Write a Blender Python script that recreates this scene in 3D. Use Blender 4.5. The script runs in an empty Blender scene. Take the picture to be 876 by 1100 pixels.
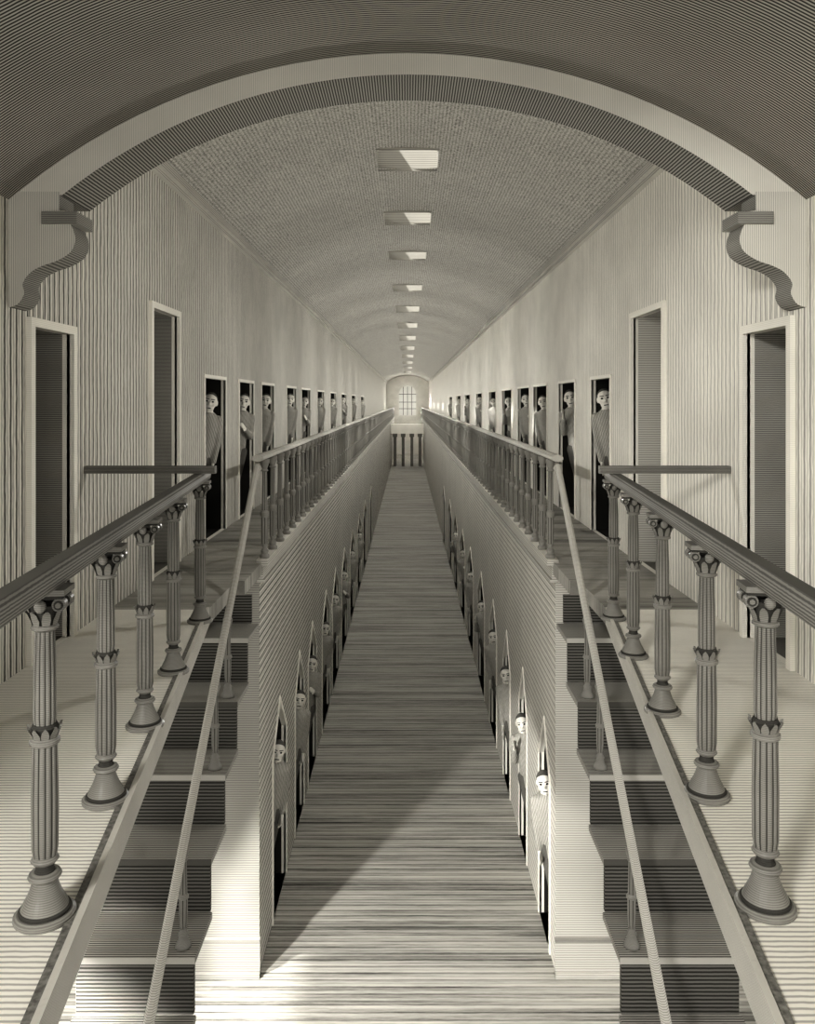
import bpy, bmesh, math, random
from mathutils import Vector, Matrix
random.seed(4)
S=bpy.context.scene; COL=S.collection
S.view_settings.view_transform='Standard'
try: S.view_settings.look='Medium High Contrast'
except Exception: pass
S.view_settings.exposure=1.0
F=900.0
ZG=-1.56; ZF=-5.6; XW=2.25; XC=1.45; D0=8.2; DE=90.0
PI=math.pi
# ---------------- materials
def hatch(name, light, dark, axis='Y', scale=10, amt=0.6, dist=1.0, axis2=None, scale2=40, noise=0.1, rough=0.9, duty=0.5, frac=None, fs=2.5):
    m=bpy.data.materials.new(name); m.use_nodes=True
    nt=m.node_tree; N=nt.nodes; L=nt.links
    b=N['Principled BSDF']; b.inputs['Roughness'].default_value=rough
    b.inputs['Specular IOR Level'].default_value=0.1
    tc=N.new('ShaderNodeTexCoord')
    def wave(ax,sc):
        w=N.new('ShaderNodeTexWave'); w.wave_type='BANDS'; w.bands_direction=ax
        w.inputs['Scale'].default_value=sc; w.inputs['Distortion'].default_value=dist
        w.inputs['Detail'].default_value=2; w.inputs['Detail Scale'].default_value=1.5
        L.new(tc.outputs['Object'],w.inputs['Vector'])
        r=N.new('ShaderNodeMapRange'); r.inputs['From Min'].default_value=duty-0.2; r.inputs['From Max'].default_value=duty+0.2
        L.new(w.outputs['Fac'],r.inputs['Value']); return r.outputs['Result']
    def avg(o,o2):
        mm=N.new('ShaderNodeMath'); mm.operation='ADD'; L.new(o,mm.inputs[0]); L.new(o2,mm.inputs[1])
        mh=N.new('ShaderNodeMath'); mh.operation='MULTIPLY'; mh.inputs[1].default_value=.5; L.new(mm.outputs[0],mh.inputs[0]); return mh.outputs[0]
    o=wave(axis,scale)
    if axis2: o=avg(o,wave(axis2,scale2))
    if frac:
        mp=N.new('ShaderNodeMapping'); mp.inputs['Scale'].default_value=tuple(1.0 if (c==frac or frac=='A') else .04 for c in 'XYZ')
        L.new(tc.outputs['Object'],mp.inputs['Vector'])
        nn=N.new('ShaderNodeTexNoise'); nn.inputs['Scale'].default_value=fs; nn.inputs['Detail'].default_value=9 if frac!='A' else 3; nn.inputs['Roughness'].default_value=.85
        L.new(mp.outputs['Vector'],nn.inputs['Vector'])
        r=N.new('ShaderNodeMapRange'); r.inputs['From Min'].default_value=.40; r.inputs['From Max'].default_value=.56
        L.new(nn.outputs['Fac'],r.inputs['Value']); o=avg(o,r.outputs['Result'])
    n=N.new('ShaderNodeTexNoise'); n.inputs['Scale'].default_value=1.7; n.inputs['Detail'].default_value=6
    L.new(tc.outputs['Object'],n.inputs['Vector'])
    a=N.new('ShaderNodeMapRange'); a.inputs['To Min'].default_value=1-amt; L.new(o,a.inputs['Value'])
    c=N.new('ShaderNodeMapRange'); c.inputs['From Min'].default_value=0.3; c.inputs['From Max'].default_value=0.7
    c.inputs['To Min'].default_value=1-noise; L.new(n.outputs['Fac'],c.inputs['Value'])
    q=N.new('ShaderNodeMath'); q.operation='MULTIPLY'; L.new(a.outputs['Result'],q.inputs[0]); L.new(c.outputs['Result'],q.inputs[1])
    mx=N.new('ShaderNodeMix'); mx.data_type='RGBA'
    mx.inputs['A'].default_value=(*dark,1); mx.inputs['B'].default_value=(*light,1)
    L.new(q.outputs[0],mx.inputs['Factor']); L.new(mx.outputs['Result'],b.inputs['Base Color'])
    return m
INK=(0.012,0.011,0.009)
def G(v): return (v,v*.965,v*.875)
PAPER=G(.90)
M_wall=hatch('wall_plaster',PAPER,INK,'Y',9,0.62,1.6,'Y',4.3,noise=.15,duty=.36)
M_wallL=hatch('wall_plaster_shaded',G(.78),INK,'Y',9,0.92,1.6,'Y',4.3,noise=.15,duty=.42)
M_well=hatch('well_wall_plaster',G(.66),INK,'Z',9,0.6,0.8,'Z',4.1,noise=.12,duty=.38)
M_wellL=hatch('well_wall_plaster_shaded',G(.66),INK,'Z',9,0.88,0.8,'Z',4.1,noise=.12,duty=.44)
M_pier=hatch('pier_stone_dimmed',G(.32),INK,'Z',14,0.4,0.5,noise=.08)  # left pier's stone colour darkened to offset the spot's glare
M_pierR=hatch('pier_stone_hatched',G(.54),INK,'Z',14,0.4,0.4,noise=.1)
M_deck=hatch('bridge_deck',G(.85),INK,'Z',14,0.1,0.4)
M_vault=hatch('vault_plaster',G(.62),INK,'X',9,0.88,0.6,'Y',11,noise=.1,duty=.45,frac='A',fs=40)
M_vaultn=hatch('near_vault_plaster',G(.42),INK,'Y',15,0.94,0.5,noise=.15)  # plaster colour darkened so the near vault stays dim
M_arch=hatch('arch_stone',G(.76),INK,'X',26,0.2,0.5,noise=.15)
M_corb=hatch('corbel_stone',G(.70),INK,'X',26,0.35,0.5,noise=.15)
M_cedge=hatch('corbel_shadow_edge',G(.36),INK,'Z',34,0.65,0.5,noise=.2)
M_soff=hatch('arch_soffit_shaded',G(.33),INK,'X',20,0.85,0.5,noise=.12)  # underside shade of the arch put into a darker stone colour
M_floor=hatch('board_floor',G(.60),INK,'Y',6.5,0.97,.6,'Y',3.1,noise=.08,duty=.40,frac='Y',fs=5)
M_land=hatch('landing_floor',G(.84),INK,'Y',14,0.5,0.8,noise=.12,duty=.32)
M_gal=hatch('gallery_floor_shaded',G(.42),INK,'Y',8,0.78,0.8,noise=.1,frac='Y')  # gallery boards' shadow put into this darker colour
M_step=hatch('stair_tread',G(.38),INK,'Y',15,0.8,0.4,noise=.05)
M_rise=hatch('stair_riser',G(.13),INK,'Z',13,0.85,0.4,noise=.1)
M_iron=hatch('painted_iron',G(.30),INK,'Z',55,0.35,0.6,noise=.5,rough=.35)
M_groove=hatch('iron_groove_shade',G(.06),INK,'Z',55,0.3,0.6,noise=.3)  # near-black colour painting the shade inside flutes and creases
M_iron2=hatch('gallery_painted_iron',G(.30),INK,'Z',50,0.3,0.6,noise=.3,rough=.5)
M_rail=hatch('wood_rail',G(.27),INK,'Z',34,0.65,1.0,noise=.3,rough=.6)
M_rail2=hatch('pale_rail',G(.55),INK,'Z',40,0.4,.6,noise=.2,rough=.6)
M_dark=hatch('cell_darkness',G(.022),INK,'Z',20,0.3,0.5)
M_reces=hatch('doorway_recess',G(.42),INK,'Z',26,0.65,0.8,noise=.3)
M_frame=hatch('door_frame_wood',G(.84),INK,'Z',30,0.12,0.6,noise=.1)
M_skin=hatch('skin',G(.78),INK,'Z',60,0.03,0.2,noise=.03)
M_hair=hatch('dark_hair',G(.14),INK,'X',60,0.5,1)
M_jack=hatch('jacket_cloth',G(.56),INK,'X',20,0.65,2.2,noise=.35,duty=.42)
M_trou=hatch('trouser_cloth',G(.16),INK,'X',24,0.5,0.6,noise=.2)
M_ink=hatch('dark_feature',G(.015),INK,'Z',10,0.1,0.1)
def glassmat(name,st):
    m=bpy.data.materials.new(name); m.use_nodes=True
    b=m.node_tree.nodes['Principled BSDF']; b.inputs['Base Color'].default_value=(.6,.59,.54,1)
    b.inputs['Emission Color'].default_value=(1,.98,.9,1); b.inputs['Emission Strength'].default_value=st
    return m
M_glass=glassmat('daylit_glass',0.1)
# ---------------- mesh helpers
def obj(name,me,mats,parent=None,**kw):
    o=bpy.data.objects.new(name,me); COL.objects.link(o)
    for m in (mats if isinstance(mats,(list,tuple)) else [mats]):
        if m.name not in [x.name for x in me.materials if x]: me.materials.append(m)
    if parent: o.parent=parent
    for k,v in kw.items(): o[k]=v
    return o
def mk(name,verts,faces,mats,parent=None,mi=None,smooth=False,**kw):
    me=bpy.data.meshes.new(name); me.from_pydata([tuple(v) for v in verts],[],faces); me.update()
    o=obj(name,me,mats,parent,**kw)
    if mi:
        for p,i in zip(me.polygons,mi): p.material_index=i
    if smooth:
        for p in me.polygons: p.use_smooth=True
    return o
class B:
    def __init__(s): s.v=[]; s.f=[]; s.m=[]
    def add(s,vs,fs,m=0):
        n=len(s.v); s.v+=[tuple(x) for x in vs]; s.f+=[tuple(n+i for i in f) for f in fs]; s.m+=[m]*len(fs)
    def box(s,x0,x1,y0,y1,z0,z1,m=0):
        s.add([(x0,y0,z0),(x1,y0,z0),(x1,y1,z0),(x0,y1,z0),(x0,y0,z1),(x1,y0,z1),(x1,y1,z1),(x0,y1,z1)],
              [(0,3,2,1),(4,5,6,7),(0,1,5,4),(1,2,6,5),(2,3,7,6),(3,0,4,7)],m)
    def lathe(s,prof,n=20,c=(0,0,0),m=0,flute=None):
        k=len(prof); vs=[]
        for i,(r,z) in enumerate(prof):
            for j in range(n):
                a=2*PI*j/n; rr=r
                if flute and flute[0]<=z<=flute[1] and j%4>1: rr=r*flute[2]
                vs.append((c[0]+rr*math.cos(a),c[1]+rr*math.sin(a),c[2]+z))
        fs=[];fm=[]
        for i in range(k-1):
            for j in range(n):
                fs.append((i*n+j,i*n+(j+1)%n,(i+1)*n+(j+1)%n,(i+1)*n+j)); fm.append(1 if (flute and j%4==2) else m)
        fs.append(tuple(range(n-1,-1,-1))); fs.append(tuple((k-1)*n+j for j in range(n))); fm+=[m,m]
        s.add(vs,fs,m); s.m[-len(fs):]=fm
    def beam(s,p,q,prof,m=0):
        p=Vector(p);q=Vector(q);d=(q-p).normalized()
        side=d.cross(Vector((0,0,1))).normalized(); up=side.cross(d)
        n=len(prof)
        vs=[p+side*a+up*b for a,b in prof]+[q+side*a+up*b for a,b in prof]
        fs=[(i,(i+1)%n,n+(i+1)%n,n+i) for i in range(n)]+[tuple(range(n-1,-1,-1)),tuple(range(n,2*n))]
        s.add(vs,fs,m)
    def sph(s,c,r,n=16,k=10,m=0):
        vs=[];
        for i in range(k+1):
            t=PI*i/k
            for j in range(n):
                a=2*PI*j/n
                rr=max(math.sin(t),0.001)
                vs.append((c[0]+r[0]*rr*math.cos(a),c[1]+r[1]*rr*math.sin(a),c[2]+r[2]*math.cos(t)))
        fs=[(i*n+j,(i+1)*n+j,(i+1)*n+(j+1)%n,i*n+(j+1)%n) for i in range(k) for j in range(n)]
        fs+=[tuple(range(n)),tuple(k*n+j for j in range(n-1,-1,-1))]
        s.add(vs,fs,m)
    def cap(s,p,q,r1,r2,n=12):
        p=Vector(p);q=Vector(q);d=(q-p);L=d.length;d.normalize()
        rot=d.to_track_quat('Z','Y').to_matrix()
        prof=[]
        for i in range(5):
            t=-PI/2+PI/2*i/4; prof.append((max(r1*math.cos(t),.0005),r1*math.sin(t)))
        for i in range(5):
            t=PI/2*i/4; prof.append((max(r2*math.cos(t),.0005),L+r2*math.sin(t)))
        b=B(); b.lathe(prof,n); s.add([p+rot@Vector(v) for v in b.v],b.f)
    def make(s,name,mats,parent=None,smooth=False,**kw):
        return mk(name,s.v,s.f,mats,parent,s.m,smooth,**kw)
def rounded(w,h,k=8):
    return [(w*math.cos(2*PI*i/k+PI/k),h*math.sin(2*PI*i/k+PI/k)) for i in range(k)]
# ---------------- openings
K=XW*F; KC=XC*F
def rng(pairs,k): return [(k/b,k/a) for a,b in pairs]
upL=rng([(363,405),(248,276),(196,218),(166,181),(144,157),(120,130),(105,114),(90,97),(77,83),(66,71),(56,60),(47,50)],K)
upR=rng([(365,412),(243,276),(198,218),(163,180),(136,150),(119,131),(102,112),(88,95),(74,80),(62,67),(53,57),(45,48)],K)
tops=[.45,.83]+[.27]*10
gL=rng([(131,145),(112,121),(98.5,107),(84,92),(74,81),(65,71),(57,62),(50,54),(44,47.5),(38,40.5)],KC)
gR=rng([(142,153),(120.5,128.5),(103.5,110.5),(89,96),(76,83),(65,71),(57,62),(50,54),(44,47.5),(38,40.5)],KC)
ZT=-3.38; PT=.46
def wall(name,X,sgn,y0,y1,z0,z1,ops,mat,pointed=False):
    b=B(); ys=sorted({y0,y1}|{v for o in ops for v in o[:2]}); zs=sorted({z0,z1}|{v for o in ops for v in o[2:4]})
    for i in range(len(ys)-1):
        for j in range(len(zs)-1):
            yc=(ys[i]+ys[i+1])/2; zc=(zs[j]+zs[j+1])/2
            if any(o[0]<yc<o[1] and o[2]<zc<o[3] for o in ops): continue
            b.add([(X,ys[i],zs[j]),(X,ys[i+1],zs[j]),(X,ys[i+1],zs[j+1]),(X,ys[i],zs[j+1])],[(0,1,2,3)])
    for (a,c,l,h) in ops:
        if pointed:
            hs=h-PT; m=(a+c)/2
            b.add([(X,a,hs),(X,m,h),(X,a,h)],[(0,1,2)]); b.add([(X,c,hs),(X,m,h),(X,c,h)],[(0,1,2)])
    return b.make(name,mat,kind='structure')
oL=[(a,c,ZG,t) for (a,c),t in zip(upL,tops)]; oR=[(a,c,ZG,t) for (a,c),t in zip(upR,tops)]
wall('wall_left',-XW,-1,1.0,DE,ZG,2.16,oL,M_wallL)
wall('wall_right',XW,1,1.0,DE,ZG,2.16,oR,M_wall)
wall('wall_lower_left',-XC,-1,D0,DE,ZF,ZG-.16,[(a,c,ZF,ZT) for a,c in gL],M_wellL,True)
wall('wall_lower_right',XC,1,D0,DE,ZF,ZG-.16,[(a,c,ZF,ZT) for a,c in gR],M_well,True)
for sg,nm in((-1,'wall_pier_left'),(1,'wall_pier_right')):
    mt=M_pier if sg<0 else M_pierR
    b=B(); x0,x1=sorted((sg*XC,sg*7)); b.add([(x0,D0,ZF),(x1,D0,ZF),(x1,D0,ZG-.16),(x0,D0,ZG-.16)],[(0,1,2,3)])
    x0,x1=sorted((sg*(XW+.01),sg*7)); b.add([(x0,D0,ZG-.16),(x1,D0,ZG-.16),(x1,D0,3.4),(x0,D0,3.4)],[(0,1,2,3)])
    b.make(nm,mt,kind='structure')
    b=B(); x0,x1=sorted((sg*(XC-.012),sg*6)); b.box(x0,x1,D0-.04,D0+.001,ZF,ZF+.34); b.box(x0,x1,D0-.07,D0+.001,ZF,ZF+.05)
    b.box(x0,x1,D0-.05,D0+.001,ZF+.34,ZF+.365,1)
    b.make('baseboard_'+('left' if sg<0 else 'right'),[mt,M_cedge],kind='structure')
b=B(); b.box(-7,7,-5,D0,3.4,3.5); b.make('ceiling_sun_block',M_vaultn,kind='structure')  # unseen slab added to keep sun off the pier and stairs
b=B(); b.box(-7,7,-5,DE,ZF-.1,ZF); b.make('floor',M_floor,kind='structure')
n=0
def trim(b,mat,smooth=False):
    global n; n+=1; return b.make('trim_%d'%n,mat,kind='structure',smooth=smooth)
def edge(D): return .93+.136*(D-2.1)
for sg,nm in((-1,'left'),(1,'right')):
    def bx(b,xa,xb,*a,**k):
        x0,x1=sorted((sg*xa,sg*xb)); b.box(x0,x1,*a,**k)
    b=B(); bx(b,XC-.03,XW,7.3,DE,ZG-.12,ZG); bx(b,edge(6.3),XW,6.3,7.3,ZG-.12,ZG)
    b.make('floor_gallery_'+nm,M_gal,kind='structure')
    b=B(); bx(b,XC-.09,XC+.02,D0-.06,DE,ZG-.03,ZG+.025); bx(b,XC-.04,XC+.02,D0-.03,DE,ZG-.17,ZG-.03); bx(b,XC-.06,XC+.02,D0-.04,DE,ZG-.2,ZG-.17)
    trim(b,M_pierR)
    b=B(); e0,e1=edge(1.0),edge(6.3)
    P=[(sg*e0,1.0),(sg*(XW),1.0),(sg*XW,6.3),(sg*e1,6.3)]
    b.add([(x,y,ZG-.1) for x,y in P]+[(x,y,ZG) for x,y in P],[(3,2,1,0),(4,5,6,7)]+[(i,(i+1)%4,4+(i+1)%4,4+i) for i in range(4)])
    b.make('floor_landing_'+nm,M_land,kind='structure')
    for (u,v,top,mt) in((-.012,.010,.018,M_rail2),(.010,.038,.010,M_rail)):
        b=B(); P=[(sg*(e0+u),1.0),(sg*(e0+v),1.0),(sg*(e1+v),6.3),(sg*(e1+u),6.3)]
        b.add([(x,y,ZG-(.11 if u<0 else .05)) for x,y in P]+[(x,y,ZG+top) for x,y in P],[(3,2,1,0),(4,5,6,7)]+[(i,(i+1)%4,4+(i+1)%4,4+i) for i in range(4)])
        trim(b,mt)
    b=B(); bx(b,XW-.05,XW+.02,5.14,DE,2.03,2.08); bx(b,XW-.09,XW+.02,5.14,DE,2.08,2.16)
    trim(b,M_pierR)
# ceilings
def arc(xh,zs,za,k=24):
    s=za-zs; R=(xh*xh+s*s)/(2*s); a=math.asin(xh/R)
    return [(R*math.sin(-a+2*a*i/k),za-R+R*math.cos(-a+2*a*i/k)) for i in range(k+1)]
VA=2.85
def vz(x):
    s=VA-2.14; R=(XW*XW+s*s)/(2*s); return VA-R+math.sqrt(R*R-x*x)
SKY=[(9.8,.43),(12.9,.43),(16.2,.45),(20.8,.6),(25.5,.8),(31,1.05),(37,1.35),(44,1.6),(51.5,1.8),(60,2.0),(69,2.1),(79,2.2)]
xs=[-XW+XW*2*i/40 for i in range(41)]; xs=sorted(set([x for x in xs if abs(abs(x)-.36)>.04])|{-.36,.36})
ys=[4.9]+sorted(sum([[d-h,d+h] for d,h in SKY],[]))+[DE]
b=B()
for i in range(len(ys)-1):
    for j in range(len(xs)-1):
        xm=(xs[j]+xs[j+1])/2; ym=(ys[i]+ys[i+1])/2
        if abs(xm)<.36 and any(abs(ym-d)<h for d,h in SKY): continue
        b.add([(xs[j],ys[i],vz(xs[j])),(xs[j+1],ys[i],vz(xs[j+1])),(xs[j+1],ys[i+1],vz(xs[j+1])),(xs[j],ys[i+1],vz(xs[j]))],[(0,1,2,3)])
for d,h in SKY:
    m=10; top=[(-.36+.72*i/m) for i in range(m+1)]
    for e,w in((1,.10),(-1,.10)):
        cur=[(x,d+e*(h-w*(abs(x)/.36)**2.2)) for x in top]
        vs=[(x,d+e*h,vz(x)) for x in top]+[(x,y,vz(x)) for x,y in cur]
        b.add(vs,[(i,i+1,m+2+i,m+1+i) for i in range(m)])
b.make('ceiling',M_vault,kind='structure')
LC=(1,.985,.94)
def point(name,loc,e,r=0.0):
    l=bpy.data.lights.new(name,'POINT'); l.energy=e; l.shadow_soft_size=r; l.color=LC
    o=bpy.data.objects.new(name,l); o.location=loc; COL.objects.link(o)
ws=1
for d,h in SKY:
    b=B(); z0=VA-.03; z1=VA+.62; x=.36; y0=d-h; y1=d+h
    V=[(-x,y0),(x,y0),(x,y1),(-x,y1)]
    b.add([(p,q,z0) for p,q in V]+[(p,q,z1) for p,q in V],[(i,(i+1)%4,4+(i+1)%4,4+i) for i in range(4)])
    ws+=1; b.make('window_%d'%ws,M_pierR,kind='structure')
fillD=10.5
while fillD<82:
    point('corridor_fill',(0,fillD,.1),32 if fillD<11 else (42 if fillD<16 else 56)); fillD+=4.4  # unseen fill points added to brighten the corridor, no fittings there
point('corridor_fill',(0,84.0,-.6),200)  # added fill to brighten the end wall
point('corridor_fill',(0,6.6,.5),26)  # added fill in front of the upper faces
point('corridor_fill',(0,7.2,-2.6),7)  # weak added fill for the ground-floor faces
# near vault
A=arc(2.3,1.10,1.97,32); b=B(); 
vs=[(x,1.0,z) for x,z in A]+[(x,4.76,z) for x,z in A]; k=len(A)
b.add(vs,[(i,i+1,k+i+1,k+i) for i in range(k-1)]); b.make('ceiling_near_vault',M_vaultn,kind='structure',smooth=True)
# arch rib
b=B(); I=arc(1.95,1.17,1.85,40); ya,yb=4.73,5.14
I=[(-XW-.02,1.17)]+I+[(XW+.02,1.17)]; k=len(I)
T=[(x,3.0) for x,z in I]
AV=[(x,ya,z) for x,z in I]+[(x,ya,z) for x,z in T]+[(x,yb,z) for x,z in I]+[(x,yb,z) for x,z in T]
b.add(AV,[(i,i+1,k+i+1,k+i) for i in range(k-1)]+[(2*k+i,3*k+i,3*k+i+1,2*k+i+1) for i in range(k-1)],0)
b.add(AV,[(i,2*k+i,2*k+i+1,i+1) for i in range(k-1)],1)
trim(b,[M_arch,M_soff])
def catmull(P,m=5):
    out=[]
    for i in range(len(P)-1):
        p0=P[max(i-1,0)];p1=P[i];p2=P[i+1];p3=P[min(i+2,len(P)-1)]
        for s in range(m):
            t=s/m
            out.append(tuple(.5*((2*p1[q])+(-p0[q]+p2[q])*t+(2*p0[q]-5*p1[q]+4*p2[q]-p3[q])*t*t+(-p0[q]+3*p1[q]-3*p2[q]+p3[q])*t**3) for q in (0,1)))
    return out+[P[-1]]
CP=[(64,206),(64,226),(78,228)]+catmull([(76,241),(80,250),(81,260),(76,271),(62,280),(45,286),(33,293),(25,304),(26,316),(19,327),(6,331)])+[(2,328),(2,206)]
for sg in(-1,1):
    P=[(sg*(438-x)*4.73/F,(432-y)*4.73/F) for x,y in CP]; k=len(P); b=B(); cd=ya+.2
    b.add([(x,ya-.004,z) for x,z in P]+[(x,cd,z) for x,z in P],[tuple(range(k)),tuple(range(2*k-1,k-1,-1))],0)
    b.add([(x,ya-.004,z) for x,z in P]+[(x,cd,z) for x,z in P],[(i,(i+1)%k,k+(i+1)%k,k+i) for i in range(k)],1)
    x0,x1=sorted((sg*(438-84)*4.73/F,sg*(438-46)*4.73/F)); b.box(x0,x1,ya-.02,cd+.02,(432-241)*4.73/F,(432-228)*4.73/F,1)
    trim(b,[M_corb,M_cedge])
# end wall + window
b=B(); WZ0,WZ1,WR=-1.4,.85,.92
k=24; ring=[(-WR,WZ0),(WR,WZ0)]+[(WR*math.cos(PI*i/k),WZ1+WR*math.sin(PI*i/k)) for i in range(k+1)]
outer=[(max(-XW,min(XW,x*6)) if abs(x)>.01 else 0, max(ZG-4.1,min(3.0,0.3+(z-.3)*6))) for x,z in ring]
kk=len(ring)
b.add([(x,DE-.3,z) for x,z in ring]+[(x,DE-.3,z) for x,z in outer],[(i,(i+1)%kk,kk+(i+1)%kk,kk+i) for i in range(kk)])
b.box(-XW,XW,DE-.28,DE-.1,ZF,WZ0)
b.make('wall_end',M_arch,kind='structure')
b=B(); b.add([(x,DE-.12,z) for x,z in ring],[tuple(range(kk))],1)
for x in(-.46,0,.46): b.box(x-.03,x+.03,DE-.26,DE-.2,WZ0,WZ1+.8)
for z in(-.7,0,.85): b.box(-WR,WR,DE-.26,DE-.2,z-.03,z+.03)
b.make('window_1',[M_rail,M_glass],kind='structure')
# doors: frame + recess
dn=0
for sg,ops,pt,X in((-1,oL,0,XW),(1,oR,0,XW),(-1,[(a,c,ZF,ZT) for a,c in gL],1,XC),(1,[(a,c,ZF,ZT) for a,c in gR],1,XC)):
    for q_,(a,c,l,h) in enumerate(ops):
        dn+=1; w=.055; pr=.03; big=(not pt and q_<2)
        if not big: w=.04; pr=.012
        if pt: w=.04; pr=.014
        m=(a+c)/2; hs=h-PT
        b=B(); x0,x1=sorted((sg*(X-pr),sg*(X+.02)))
        if not pt:
            b.box(x0,x1,a-w,a,l,h+w); b.box(x0,x1,c,c+w,l,h+w); b.box(x0,x1,a,c,h,h+w)
            out=[(a,l),(c,l),(c,h),(a,h)]
        else:
            b.box(x0,x1,a-w,a,l,hs); b.box(x0,x1,c,c+w,l,hs); ap=h+w*1.6
            for (p,q,r_,s_) in(((a-w,hs),(a,hs),(m,h),(m,ap)),((c+w,hs),(c,hs),(m,h),(m,ap))):
                Q=[p,q,r_,s_]; b.add([(x0,y,z) for y,z in Q]+[(x1,y,z) for y,z in Q],[(0,1,2,3),(7,6,5,4)]+[(i,(i+1)%4,4+(i+1)%4,4+i) for i in range(4)])
            out=[(a,l),(c,l),(c,hs),(m,h),(a,hs)]
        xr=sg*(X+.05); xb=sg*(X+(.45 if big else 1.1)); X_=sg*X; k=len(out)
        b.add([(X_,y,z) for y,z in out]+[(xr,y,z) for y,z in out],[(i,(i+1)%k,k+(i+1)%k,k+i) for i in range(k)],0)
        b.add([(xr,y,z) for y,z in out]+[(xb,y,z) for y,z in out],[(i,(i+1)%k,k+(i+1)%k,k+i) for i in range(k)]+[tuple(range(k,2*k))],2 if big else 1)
        b.make('door_%d'%dn,[M_frame,M_dark,M_reces],kind='structure')
# ---------------- foreground columns
H=1.0
def empty(name,loc,parent=None,**kw):
    e=bpy.data.objects.new(name,None); e.location=loc; e.empty_display_size=.1; COL.objects.link(e)
    if parent: e.parent=parent
    for k,v in kw.items(): e[k]=v
    return e
def link_copy(o,parent):
    c=o.copy(); COL.objects.link(c); c.parent=parent; return c
MI=[M_iron,M_groove]
def column_parts(par,H=1.0):
    b=B(); b.lathe([(.088,0),(.090,.005),(.090,.014),(.082,.020),(.079,.022)],32); b.lathe([(.074,.022),(.075,.030),(.070,.034)],32,m=1); b.lathe([(.069,.034),(.062,.05),(.051,.07),(.043,.09),(.037,.11),(.035,.117)],32); b.lathe([(.035,.117),(.045,.121),(.049,.128),(.045,.136),(.033,.141)],32); b.lathe([(.030,.141),(.026,.15),(.026,.163)],20,m=1); b.lathe([(.026,.163),(.035,.168),(.041,.176),(.037,.184),(.03,.19)],32)
    p=[b.make('base',MI,par)]
    b=B(); b.lathe([(.035,.19),(.039,.215),(.040,.36),(.037,.53)],48,flute=(.19,.6,.94))
    b.lathe([(.031,.585),(.034,.61),(.033,.75),(.029,H-.13)],48,flute=(.58,H-.13,.94)); p.append(b.make('shaft',MI,par))
    b=B(); b.lathe([(.040,.525),(.044,.53),(.044,.54),(.037,.546)],24)
    def petals(n,off,prof):
        for j in range(n):
            a=2*PI*(j+off)/n; ca,sa=math.cos(a),math.sin(a); pts=[]
            for (r,z,w) in prof:
                pts.extend([(r*ca-w*sa,r*sa+w*ca,z),(r*ca+w*sa,r*sa-w*ca,z),(r*.86*ca,r*.86*sa,z)])
            fs=[]
            for i in range(3):
                q=i*3; fs+=[(q,q+1,q+4,q+3),(q+1,q+2,q+5,q+4),(q+2,q,q+3,q+5)]
            b.add(pts,fs+[(0,2,1),(9,10,11)])
    petals(10,0,((.036,.546,.010),(.041,.560,.012),(.049,.574,.009),(.053,.584,.002)))
    b.lathe([(.034,.546),(.036,.562),(.040,.578),(.034,.588)],24,m=1); p.append(b.make('collar',MI,par))
    b=B(); z=H
    b.lathe([(.031,z-.13),(.040,z-.124),(.040,z-.118),(.034,z-.112)],20); b.lathe([(.033,z-.112),(.036,z-.09),(.046,z-.06),(.052,z-.05)],24,m=1)
    petals(8,.5,((.036,z-.112,.010),(.041,z-.095,.013),(.050,z-.075,.011),(.060,z-.064,.004)))
    b.box(-.072,.072,-.056,.056,z-.018,z); b.box(-.064,.064,-.048,.048,z-.028,z-.018,1)
    for sx in(-1,1):
        for sy in (-1,1):
            cx,cy,cz=sx*.054,sy*.034,z-.046
            m=18
            for rr,hh,mm in((.020,.014,0),(.014,.018,1),(.008,.022,0)):
                vs=[]
                for e in(-1,1):
                    for j in range(m):
                        a=2*PI*j/m; vs.append((cx+rr*math.cos(a),cy+e*hh,cz+rr*math.sin(a)))
                b.add(vs,[(j,(j+1)%m,m+(j+1)%m,m+j) for j in range(m)]+[tuple(range(m)),tuple(range(2*m-1,m-1,-1))],mm)
    b.sph((0,-.045,z-.05),(.018,.014,.02),10,6); b.sph((0,.045,z-.05),(.018,.014,.02),10,6)
    p.append(b.make('capital',MI,par)); return p
src=None
lab='ornate iron railing column with bell base and scrolled capital on the landing'
for sg,Ds in((-1,[2.54,3.28,4.03,4.84,5.95]),(1,[2.585,3.32,4.22,5.14,6.03])):
    for D in Ds:
        e=empty('railing_column',(sg*(1.1+.11*(D-2.54)),D,ZG),label=lab,category='railing column',group='landing railing columns')
        e.rotation_euler[2]=sg*.11*-1
        if src is None: src=column_parts(e)
        else:
            for p in src: link_copy(p,e)
    b=B(); f=lambda D:(sg*(1.1+.11*(D-2.54)),D,ZG+H+.031)
    b.beam(f(1.15),f(6.2),[(-.043,-.031),(.043,-.031),(.047,-.009),(.043,.016),(.024,.031),(-.024,.031),(-.043,.016),(-.047,-.009)])
    b.make('handrail',M_rail,label='thick dark wooden handrail resting on the landing columns',category='handrail')
    b=B(); zb_=ZG+H+.063+.026
    b.beam((sg*1.34,5.85,zb_),(sg*XW,5.85,zb_),[(-.03,-.026),(.03,-.026),(.034,0),(.03,.026),(-.03,.026),(-.034,0)])
    b.make('gate_bar',M_rail,label='horizontal wooden bar across the gallery entrance',category='bar')
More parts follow.
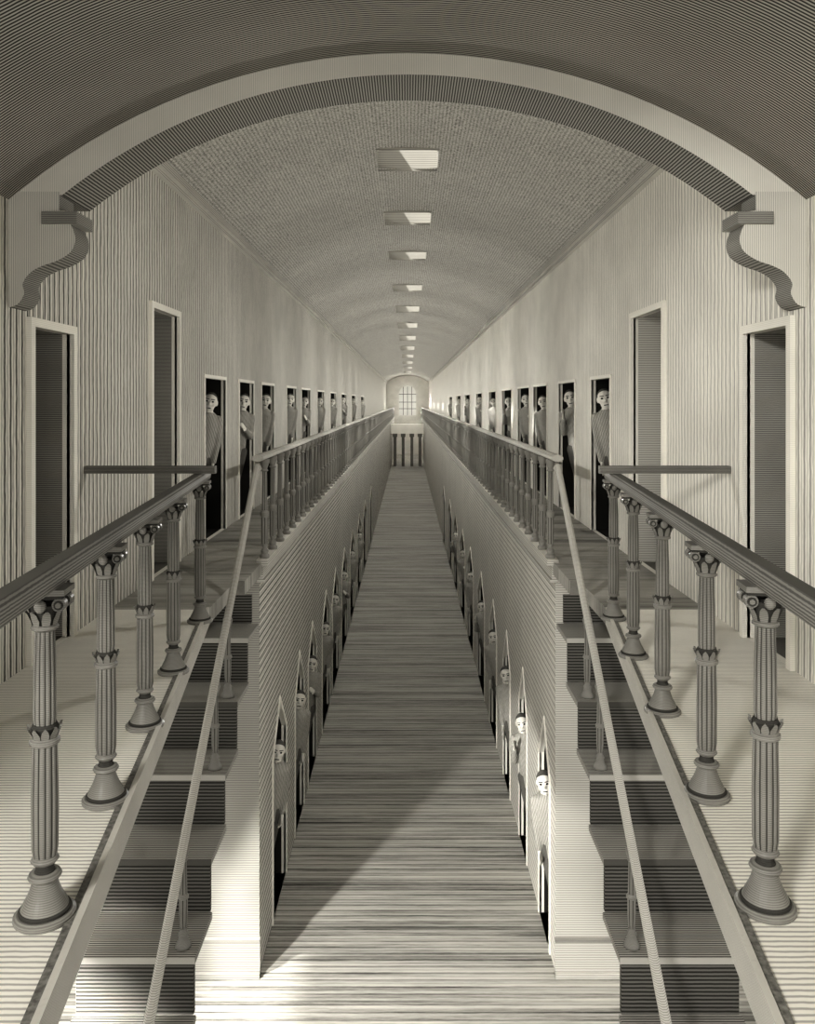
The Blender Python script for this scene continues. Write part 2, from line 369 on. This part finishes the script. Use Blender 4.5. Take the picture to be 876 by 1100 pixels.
# ---------------- stairs
RISE=(ZG-ZF)/11; RUN=.43
def railz(D): return -.525-.847*(7.875-D)
bsrc=None
for sg in(-1,1):
    st=empty('staircase',(0,0,0),label='dark open wooden staircase with thin sloping handrail descending from the gallery',category='staircase',group='staircases')
    for k in range(1,11):
        Dk=7.3-RUN*k; zt=ZG-RISE*k; b=B(); x0,x1=sorted((sg*1.30,sg*2.05))
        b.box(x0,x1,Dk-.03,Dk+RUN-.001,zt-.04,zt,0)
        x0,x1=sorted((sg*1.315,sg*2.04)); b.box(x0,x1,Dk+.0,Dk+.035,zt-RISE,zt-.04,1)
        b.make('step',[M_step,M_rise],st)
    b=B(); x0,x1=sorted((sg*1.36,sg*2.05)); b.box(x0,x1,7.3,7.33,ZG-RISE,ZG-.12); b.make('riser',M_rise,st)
    b=B()
    xr=sg*1.40
    b.beam((xr,3.3,railz(3.3)),(xr,7.8,railz(7.8)),rounded(.03,.022,8))
    b.make('handrail',M_rail2,st)
    for k in(2,3,5,7):
        D=7.3-RUN*k+.08; z0=ZG-RISE*k; h=railz(D)-z0-.01
        e=empty('baluster',(xr,D,z0),st)
        if bsrc is None:
            b=B(); b.lathe([(.05,0),(.05,.015),(.035,.04),(.028,.07),(.034,.08),(.02,.1),(.026,.12)],16); p1=b.make('base',M_iron,e,smooth=True)
            b=B(); b.lathe([(.02,.12),(.026,.18),(.027,.3)],24,flute=(.1,.3,.85)); b.lathe([(.027,.3),(.034,.305),(.034,.315),(.024,.33)],14); b.lathe([(.024,.33),(.02,h-.08)],24,flute=(.1,h,.85)); p2=b.make('shaft',MI,e)
            b=B(); b.lathe([(.02,h-.08),(.03,h-.07),(.024,h-.06),(.038,h-.02),(.038,h-.003)],16); p3=b.make('capital',M_iron,e)
            bsrc=[p1,p2,p3]
        else:
            for p in bsrc: link_copy(p,e)
# ---------------- gallery balustrade
HG=.98; zb=ZG+.025
gp=[(.048,0),(.048,.03),(.034,.045),(.040,.07),(.02,.1),(.032,.14),(.034,.4),(.042,.43),(.042,.45),(.028,.47),(.024,HG-.13),(.038,HG-.12),(.026,HG-.1),(.048,HG-.04),(.048,HG-.005)]
b=B(); b.lathe(gp,12); FARM=b.make('gallery_baluster',M_iron2); farme=FARM.data; bpy.data.objects.remove(FARM)
parts=None
XR=1.41; SP=.5
far=B()
for sg in(-1,1):
    for i in range(163):
        D=8.26+SP*i
        if i<10:
            e=empty('gallery_baluster',(sg*XR,D,zb),label='turned iron baluster with small capital along the gallery edge',category='baluster',group='gallery balusters')
            if parts is None:
                b=B(); b.lathe(gp[:5],14); q1=b.make('base',M_iron2,e)
                b=B(); b.lathe(gp[5:7],24,flute=(0,1,.85)); b.lathe(gp[4:6],14); b.lathe(gp[6:10],14); b.lathe(gp[9:11],24,flute=(0,1,.85)); q2=b.make('shaft',[M_iron2,M_groove],e)
                b=B(); b.lathe(gp[10:],14); q3=b.make('capital',M_iron2,e); parts=[q1,q2,q3]
            else:
                for p in parts: link_copy(p,e)
        elif i<150:
            o=bpy.data.objects.new('gallery_baluster',farme); o.location=(sg*XR,D,zb); COL.objects.link(o)
            o['label']='turned iron baluster with small capital along the gallery edge'; o['category']='baluster'; o['group']='gallery balusters'
        else: far.lathe(gp,6,(sg*XR,D,zb))
    b=B(); b.beam((sg*XR,7.86,ZG+HG+.052),(sg*XR,DE-.3,ZG+HG+.052),rounded(.056,.034,8))
    b.make('gallery_handrail',M_rail2,label='long pale handrail running on top of the gallery balusters',category='handrail')
far.make('distant_balusters',M_iron2,label='tiny iron balusters at the far end of the galleries',category='balusters',kind='stuff',group='gallery balusters')
# ---------------- bridge
BZ=-2.75
e=empty('footbridge',(0,74,BZ),label='narrow wooden footbridge on posts crossing the hall',category='bridge')
b=B(); b.box(-XC+.02,XC-.02,-.9,.9,0,.8); b.make('deck',M_deck,e)
for sx in(-1,-.35,.35,1):
    for y in(-.7,.7):
        b=B(); b.box(sx*1.1-.12,sx*1.1+.12,y-.09,y+.09,ZF-BZ,0); b.box(sx*1.1-.2,sx*1.1+.2,y-.13,y+.13,-.3,0); b.make('post',M_rail,e)
# ---------------- people
def remesh(b,name,mat,vox,parent=None,**kw):
    o=mk(name,b.v,b.f,mat)
    bm=bmesh.new(); bm.from_mesh(o.data); bmesh.ops.recalc_face_normals(bm,faces=bm.faces); bm.to_mesh(o.data); bm.free()
    m=o.modifiers.new('r','REMESH'); m.mode='VOXEL'; m.voxel_size=vox; m.use_smooth_shade=True
    sm=o.modifiers.new('s','SMOOTH'); sm.iterations=2; sm.factor=.5
    dg=bpy.context.evaluated_depsgraph_get(); dg.update()
    me=bpy.data.meshes.new_from_object(o.evaluated_get(dg)); bpy.data.objects.remove(o)
    me.materials.clear(); return obj(name,me,mat,parent,**kw)
def loft(b,rings,n=20):
    vs=[]
    for z,rx,ry,yc in rings:
        for j in range(n):
            a=2*PI*j/n; vs.append((rx*math.cos(a),yc+ry*math.sin(a),z))
    k=len(rings); fs=[(i*n+j,i*n+(j+1)%n,(i+1)*n+(j+1)%n,(i+1)*n+j) for i in range(k-1) for j in range(n)]
    fs+=[tuple(range(n-1,-1,-1)),tuple((k-1)*n+j for j in range(n))]; b.add(vs,fs)
def build_person(var):
    arms=[]
    for sx in(-1,1):
        sh=(sx*.135,0,1.34)
        if var==1 and sx==1: el=(.175,-.05,1.08); wr=(.09,-.2,1.17)
        elif var==2 and sx==-1: el=(-.175,-.06,1.09); wr=(-.13,-.18,1.28)
        else: el=(sx*.165,.02,1.07); wr=(sx*.165,-.06,.84)
        arms.append((sx,Vector(sh),Vector(el),Vector(wr)))
    b=B()
    b.sph((0,0,1.545),(.080,.092,.10),20,14); b.sph((0,-.028,1.475),(.060,.062,.062),16,10)
    b.sph((0,-.052,1.435),(.026,.03,.022),12,8)
    b.cap((0,-.083,1.545),(0,-.104,1.51),.008,.014); b.sph((-.011,-.095,1.507),(.009,.01,.008),8,6); b.sph((.011,-.095,1.507),(.009,.01,.008),8,6)
    for sx in(-1,1):
        b.sph((sx*.082,.005,1.525),(.011,.02,.032),10,8); b.cap((sx*.018,-.086,1.562),(sx*.048,-.072,1.562),.009,.008)
        b.sph((sx*.04,-.06,1.505),(.026,.022,.022),10,8)
    b.cap((-.018,-.083,1.466),(.018,-.083,1.466),.007,.007)
    b.cap((0,.012,1.36),(0,.004,1.49),.055,.05)
    T=[(.80,.12,.095,.0),(.90,.135,.11,.005),(1.0,.12,.10,0),(1.10,.125,.105,0),(1.22,.135,.115,0),(1.32,.14,.105,.005),(1.38,.10,.08,.01),(1.42,.06,.055,.01)]
    loft(b,T)
    for sx in(-1,1):
        b.cap((sx*.08,0,.86),(sx*.085,-.005,.47),.085,.055); b.cap((sx*.085,-.005,.47),(sx*.09,.015,.09),.055,.036)
        b.cap((sx*.09,.02,.045),(sx*.1,-.14,.03),.042,.03)
    for sx,sh,el,wr in arms:
        b.cap(sh,el,.046,.038); b.cap(el,wr,.038,.026)
        d=(wr-el).normalized(); side=d.cross(Vector((sx,.3,0))).normalized(); nrm=side.cross(d)
        pe=wr+d*.085
        for t in(-1,-.33,.33,1): b.cap(wr+d*.01+side*t*.012,pe+side*t*.026,.016,.013)
        for t,L in zip((-1.5,-.5,.5,1.5),(.055,.07,.075,.062)):
            p0=pe+side*t*.021; p1=p0+d*L*.5+side*t*.002; p2=p1+(d*.8-nrm*.6*sx).normalized()*L*.5
            b.cap(p0,p1,.0092,.0085,8); b.cap(p1,p2,.0085,.0075,8)
        p0=wr+d*.03-side*.02; p1=p0-side*.032+d*.025; p2=p1+d*.035-side*.004
        b.cap(p0,p1,.013,.010,8); b.cap(p1,p2,.010,.008,8)
    body=remesh(b,'person',M_skin,.0085)
    j=B(); loft(j,[(.74,.145,.13,0),(.80,.145,.13,.0),(.90,.15,.125,.005),(1.0,.135,.115,0),(1.10,.14,.12,0),(1.22,.15,.13,0),(1.32,.155,.12,.005),(1.385,.115,.095,.01),(1.415,.075,.07,.01)])
    for sx,sh,el,wr in arms: j.cap(sh,el,.057,.049); j.cap(el,wr-(wr-el)*.06,.049,.038)
    kids=[remesh(j,'jacket',M_jack,.014,body)]
    t=B()
    loft(t,[(.78,.14,.118,0),(.9,.145,.12,0),(.95,.135,.11,0)])
    for sx in(-1,1): t.cap((sx*.08,0,.84),(sx*.085,-.005,.47),.1,.075); t.cap((sx*.085,-.005,.47),(sx*.09,.01,.13),.075,.06)
    kids.append(remesh(t,'trousers',M_trou,.015,body))
    for sx in(-1,1):
        e=B(); e.cap((sx*.09,.03,.05),(sx*.1,-.145,.04),.052,.04); kids.append(e.make('shoe',M_hair,body,smooth=True))
    h=B(); n=20
    vs=[];fs=[];K_=8
    for i in range(K_+1):
        for q in range(n):
            a=2*PI*q/n; front=max(0,-math.sin(a)); tmax=PI*(.58-.36*front**.5); tt=tmax*i/K_
            vs.append((.084*math.sin(tt)*math.cos(a),.004+.097*math.sin(tt)*math.sin(a),1.546+.104*math.cos(tt)))
    fs=[(i*n+q,(i+1)*n+q,(i+1)*n+(q+1)%n,i*n+(q+1)%n) for i in range(K_) for q in range(n)]
    h.add(vs,fs); kids.append(h.make('hair',M_hair,body,smooth=True))
    for sx in(-1,1):
        e=B(); e.sph((sx*.032,-.084,1.543),(.015,.008,.010),12,8); kids.append(e.make('eye',M_ink,body))
        e=B(); e.cap((sx*.014,-.097,1.568),(sx*.052,-.083,1.570),.0045,.0035,8); kids.append(e.make('eyebrow',M_ink,body))
    e=B(); e.cap((-.021,-.0905,1.464),(.021,-.0905,1.464),.005,.005,8); kids.append(e.make('mouth',M_ink,body))
    return body,kids
P=[build_person(v) for v in(0,1,2)]
used=[False]*3
labs=['inmate in pale jacket peering out of cell doorway, arms down',
      'inmate in pale jacket at cell doorway, hand held to chest',
      'inmate in pale jacket at cell doorway, one hand raised']
def place(v,hx,y,zf,sg,rz,sc,grp,lean):
    body,kids=P[v]
    if not used[v]: o=body; used[v]=True
    else:
        o=body.copy(); COL.objects.link(o)
        for c in kids: link_copy(c,o)
    L=math.radians(lean)
    fx=hx+math.sin(L)*1.5*sc
    M=Matrix.Translation((sg*fx,y,zf+.02))@Matrix.Rotation(-sg*L,4,'Y')@Matrix.Rotation(rz,4,'Z')@Matrix.Scale(sc,4)
    o.matrix_world=M
    o['label']=labs[v]; o['category']='person'; o['group']=grp
i=0
for sg,ops in((-1,upL),(1,upR)):
    for a,c in ops[2:]:
        m=max(a+.68*(c-a),c-.27) if c-a<1.3 else a+.68*(c-a); lim=XW*m/a
        place(i%3,min(XW+.23,lim-.06),m,ZG,sg,sg*-random.uniform(.15,.3),random.uniform(1.02,1.07),'inmates at upper cell doors',11); i+=1
for sg,ops in((-1,gL),(1,gR)):
    for a,c in ops[:8]:
        m=max(a+.7*(c-a),c-.2) if c-a<1.2 else a+.7*(c-a); lim=XC*m/a
        place(i%3,min(XC+.19,lim-.055),m,ZF,sg,sg*-random.uniform(.12,.25),random.uniform(.99,1.04),'inmates at ground floor cell doors',10); i+=1
# ---------------- light
W=bpy.data.worlds.new('World'); S.world=W; W.use_nodes=True
bg=W.node_tree.nodes['Background']; bg.inputs['Color'].default_value=(*LC,1); bg.inputs['Strength'].default_value=.60
l=bpy.data.lights.new('sun','SUN'); l.energy=3.0; l.angle=math.radians(1.5); l.color=LC
so=bpy.data.objects.new('sun',l); COL.objects.link(so)
d=Vector((.50,.42,-.76)); so.rotation_euler=d.to_track_quat('-Z','Y').to_euler(); so.location=(-5,-5,8)
l=bpy.data.lights.new('hall_helper_spot','SPOT'); l.energy=1150; l.shadow_soft_size=.15; l.color=LC; l.spot_size=math.radians(44); l.spot_blend=.3  # unseen spot added low left to cast the pier's diagonal floor shadow
o=bpy.data.objects.new('hall_helper_spot',l); o.location=(-3.4,4.1,-3.35); COL.objects.link(o)
az=math.radians(42); el=math.radians(-23)
o.rotation_euler=Vector((math.sin(az)*math.cos(el),math.cos(az)*math.cos(el),math.sin(el))).to_track_quat('-Z','Y').to_euler()
point('landing_fill',(-3.4,-3.6,2.5),1000,.6)  # unseen fill added behind the camera for landings and column shadows
# ---------------- camera
c=bpy.data.cameras.new('camera'); co=bpy.data.objects.new('camera',c); COL.objects.link(co)
c.sensor_fit='VERTICAL'; c.sensor_height=24; c.lens=F/1100*24; c.shift_y=-118/1100; c.clip_end=300; c.clip_start=.05
co.rotation_euler=(PI/2,0,0); S.camera=co
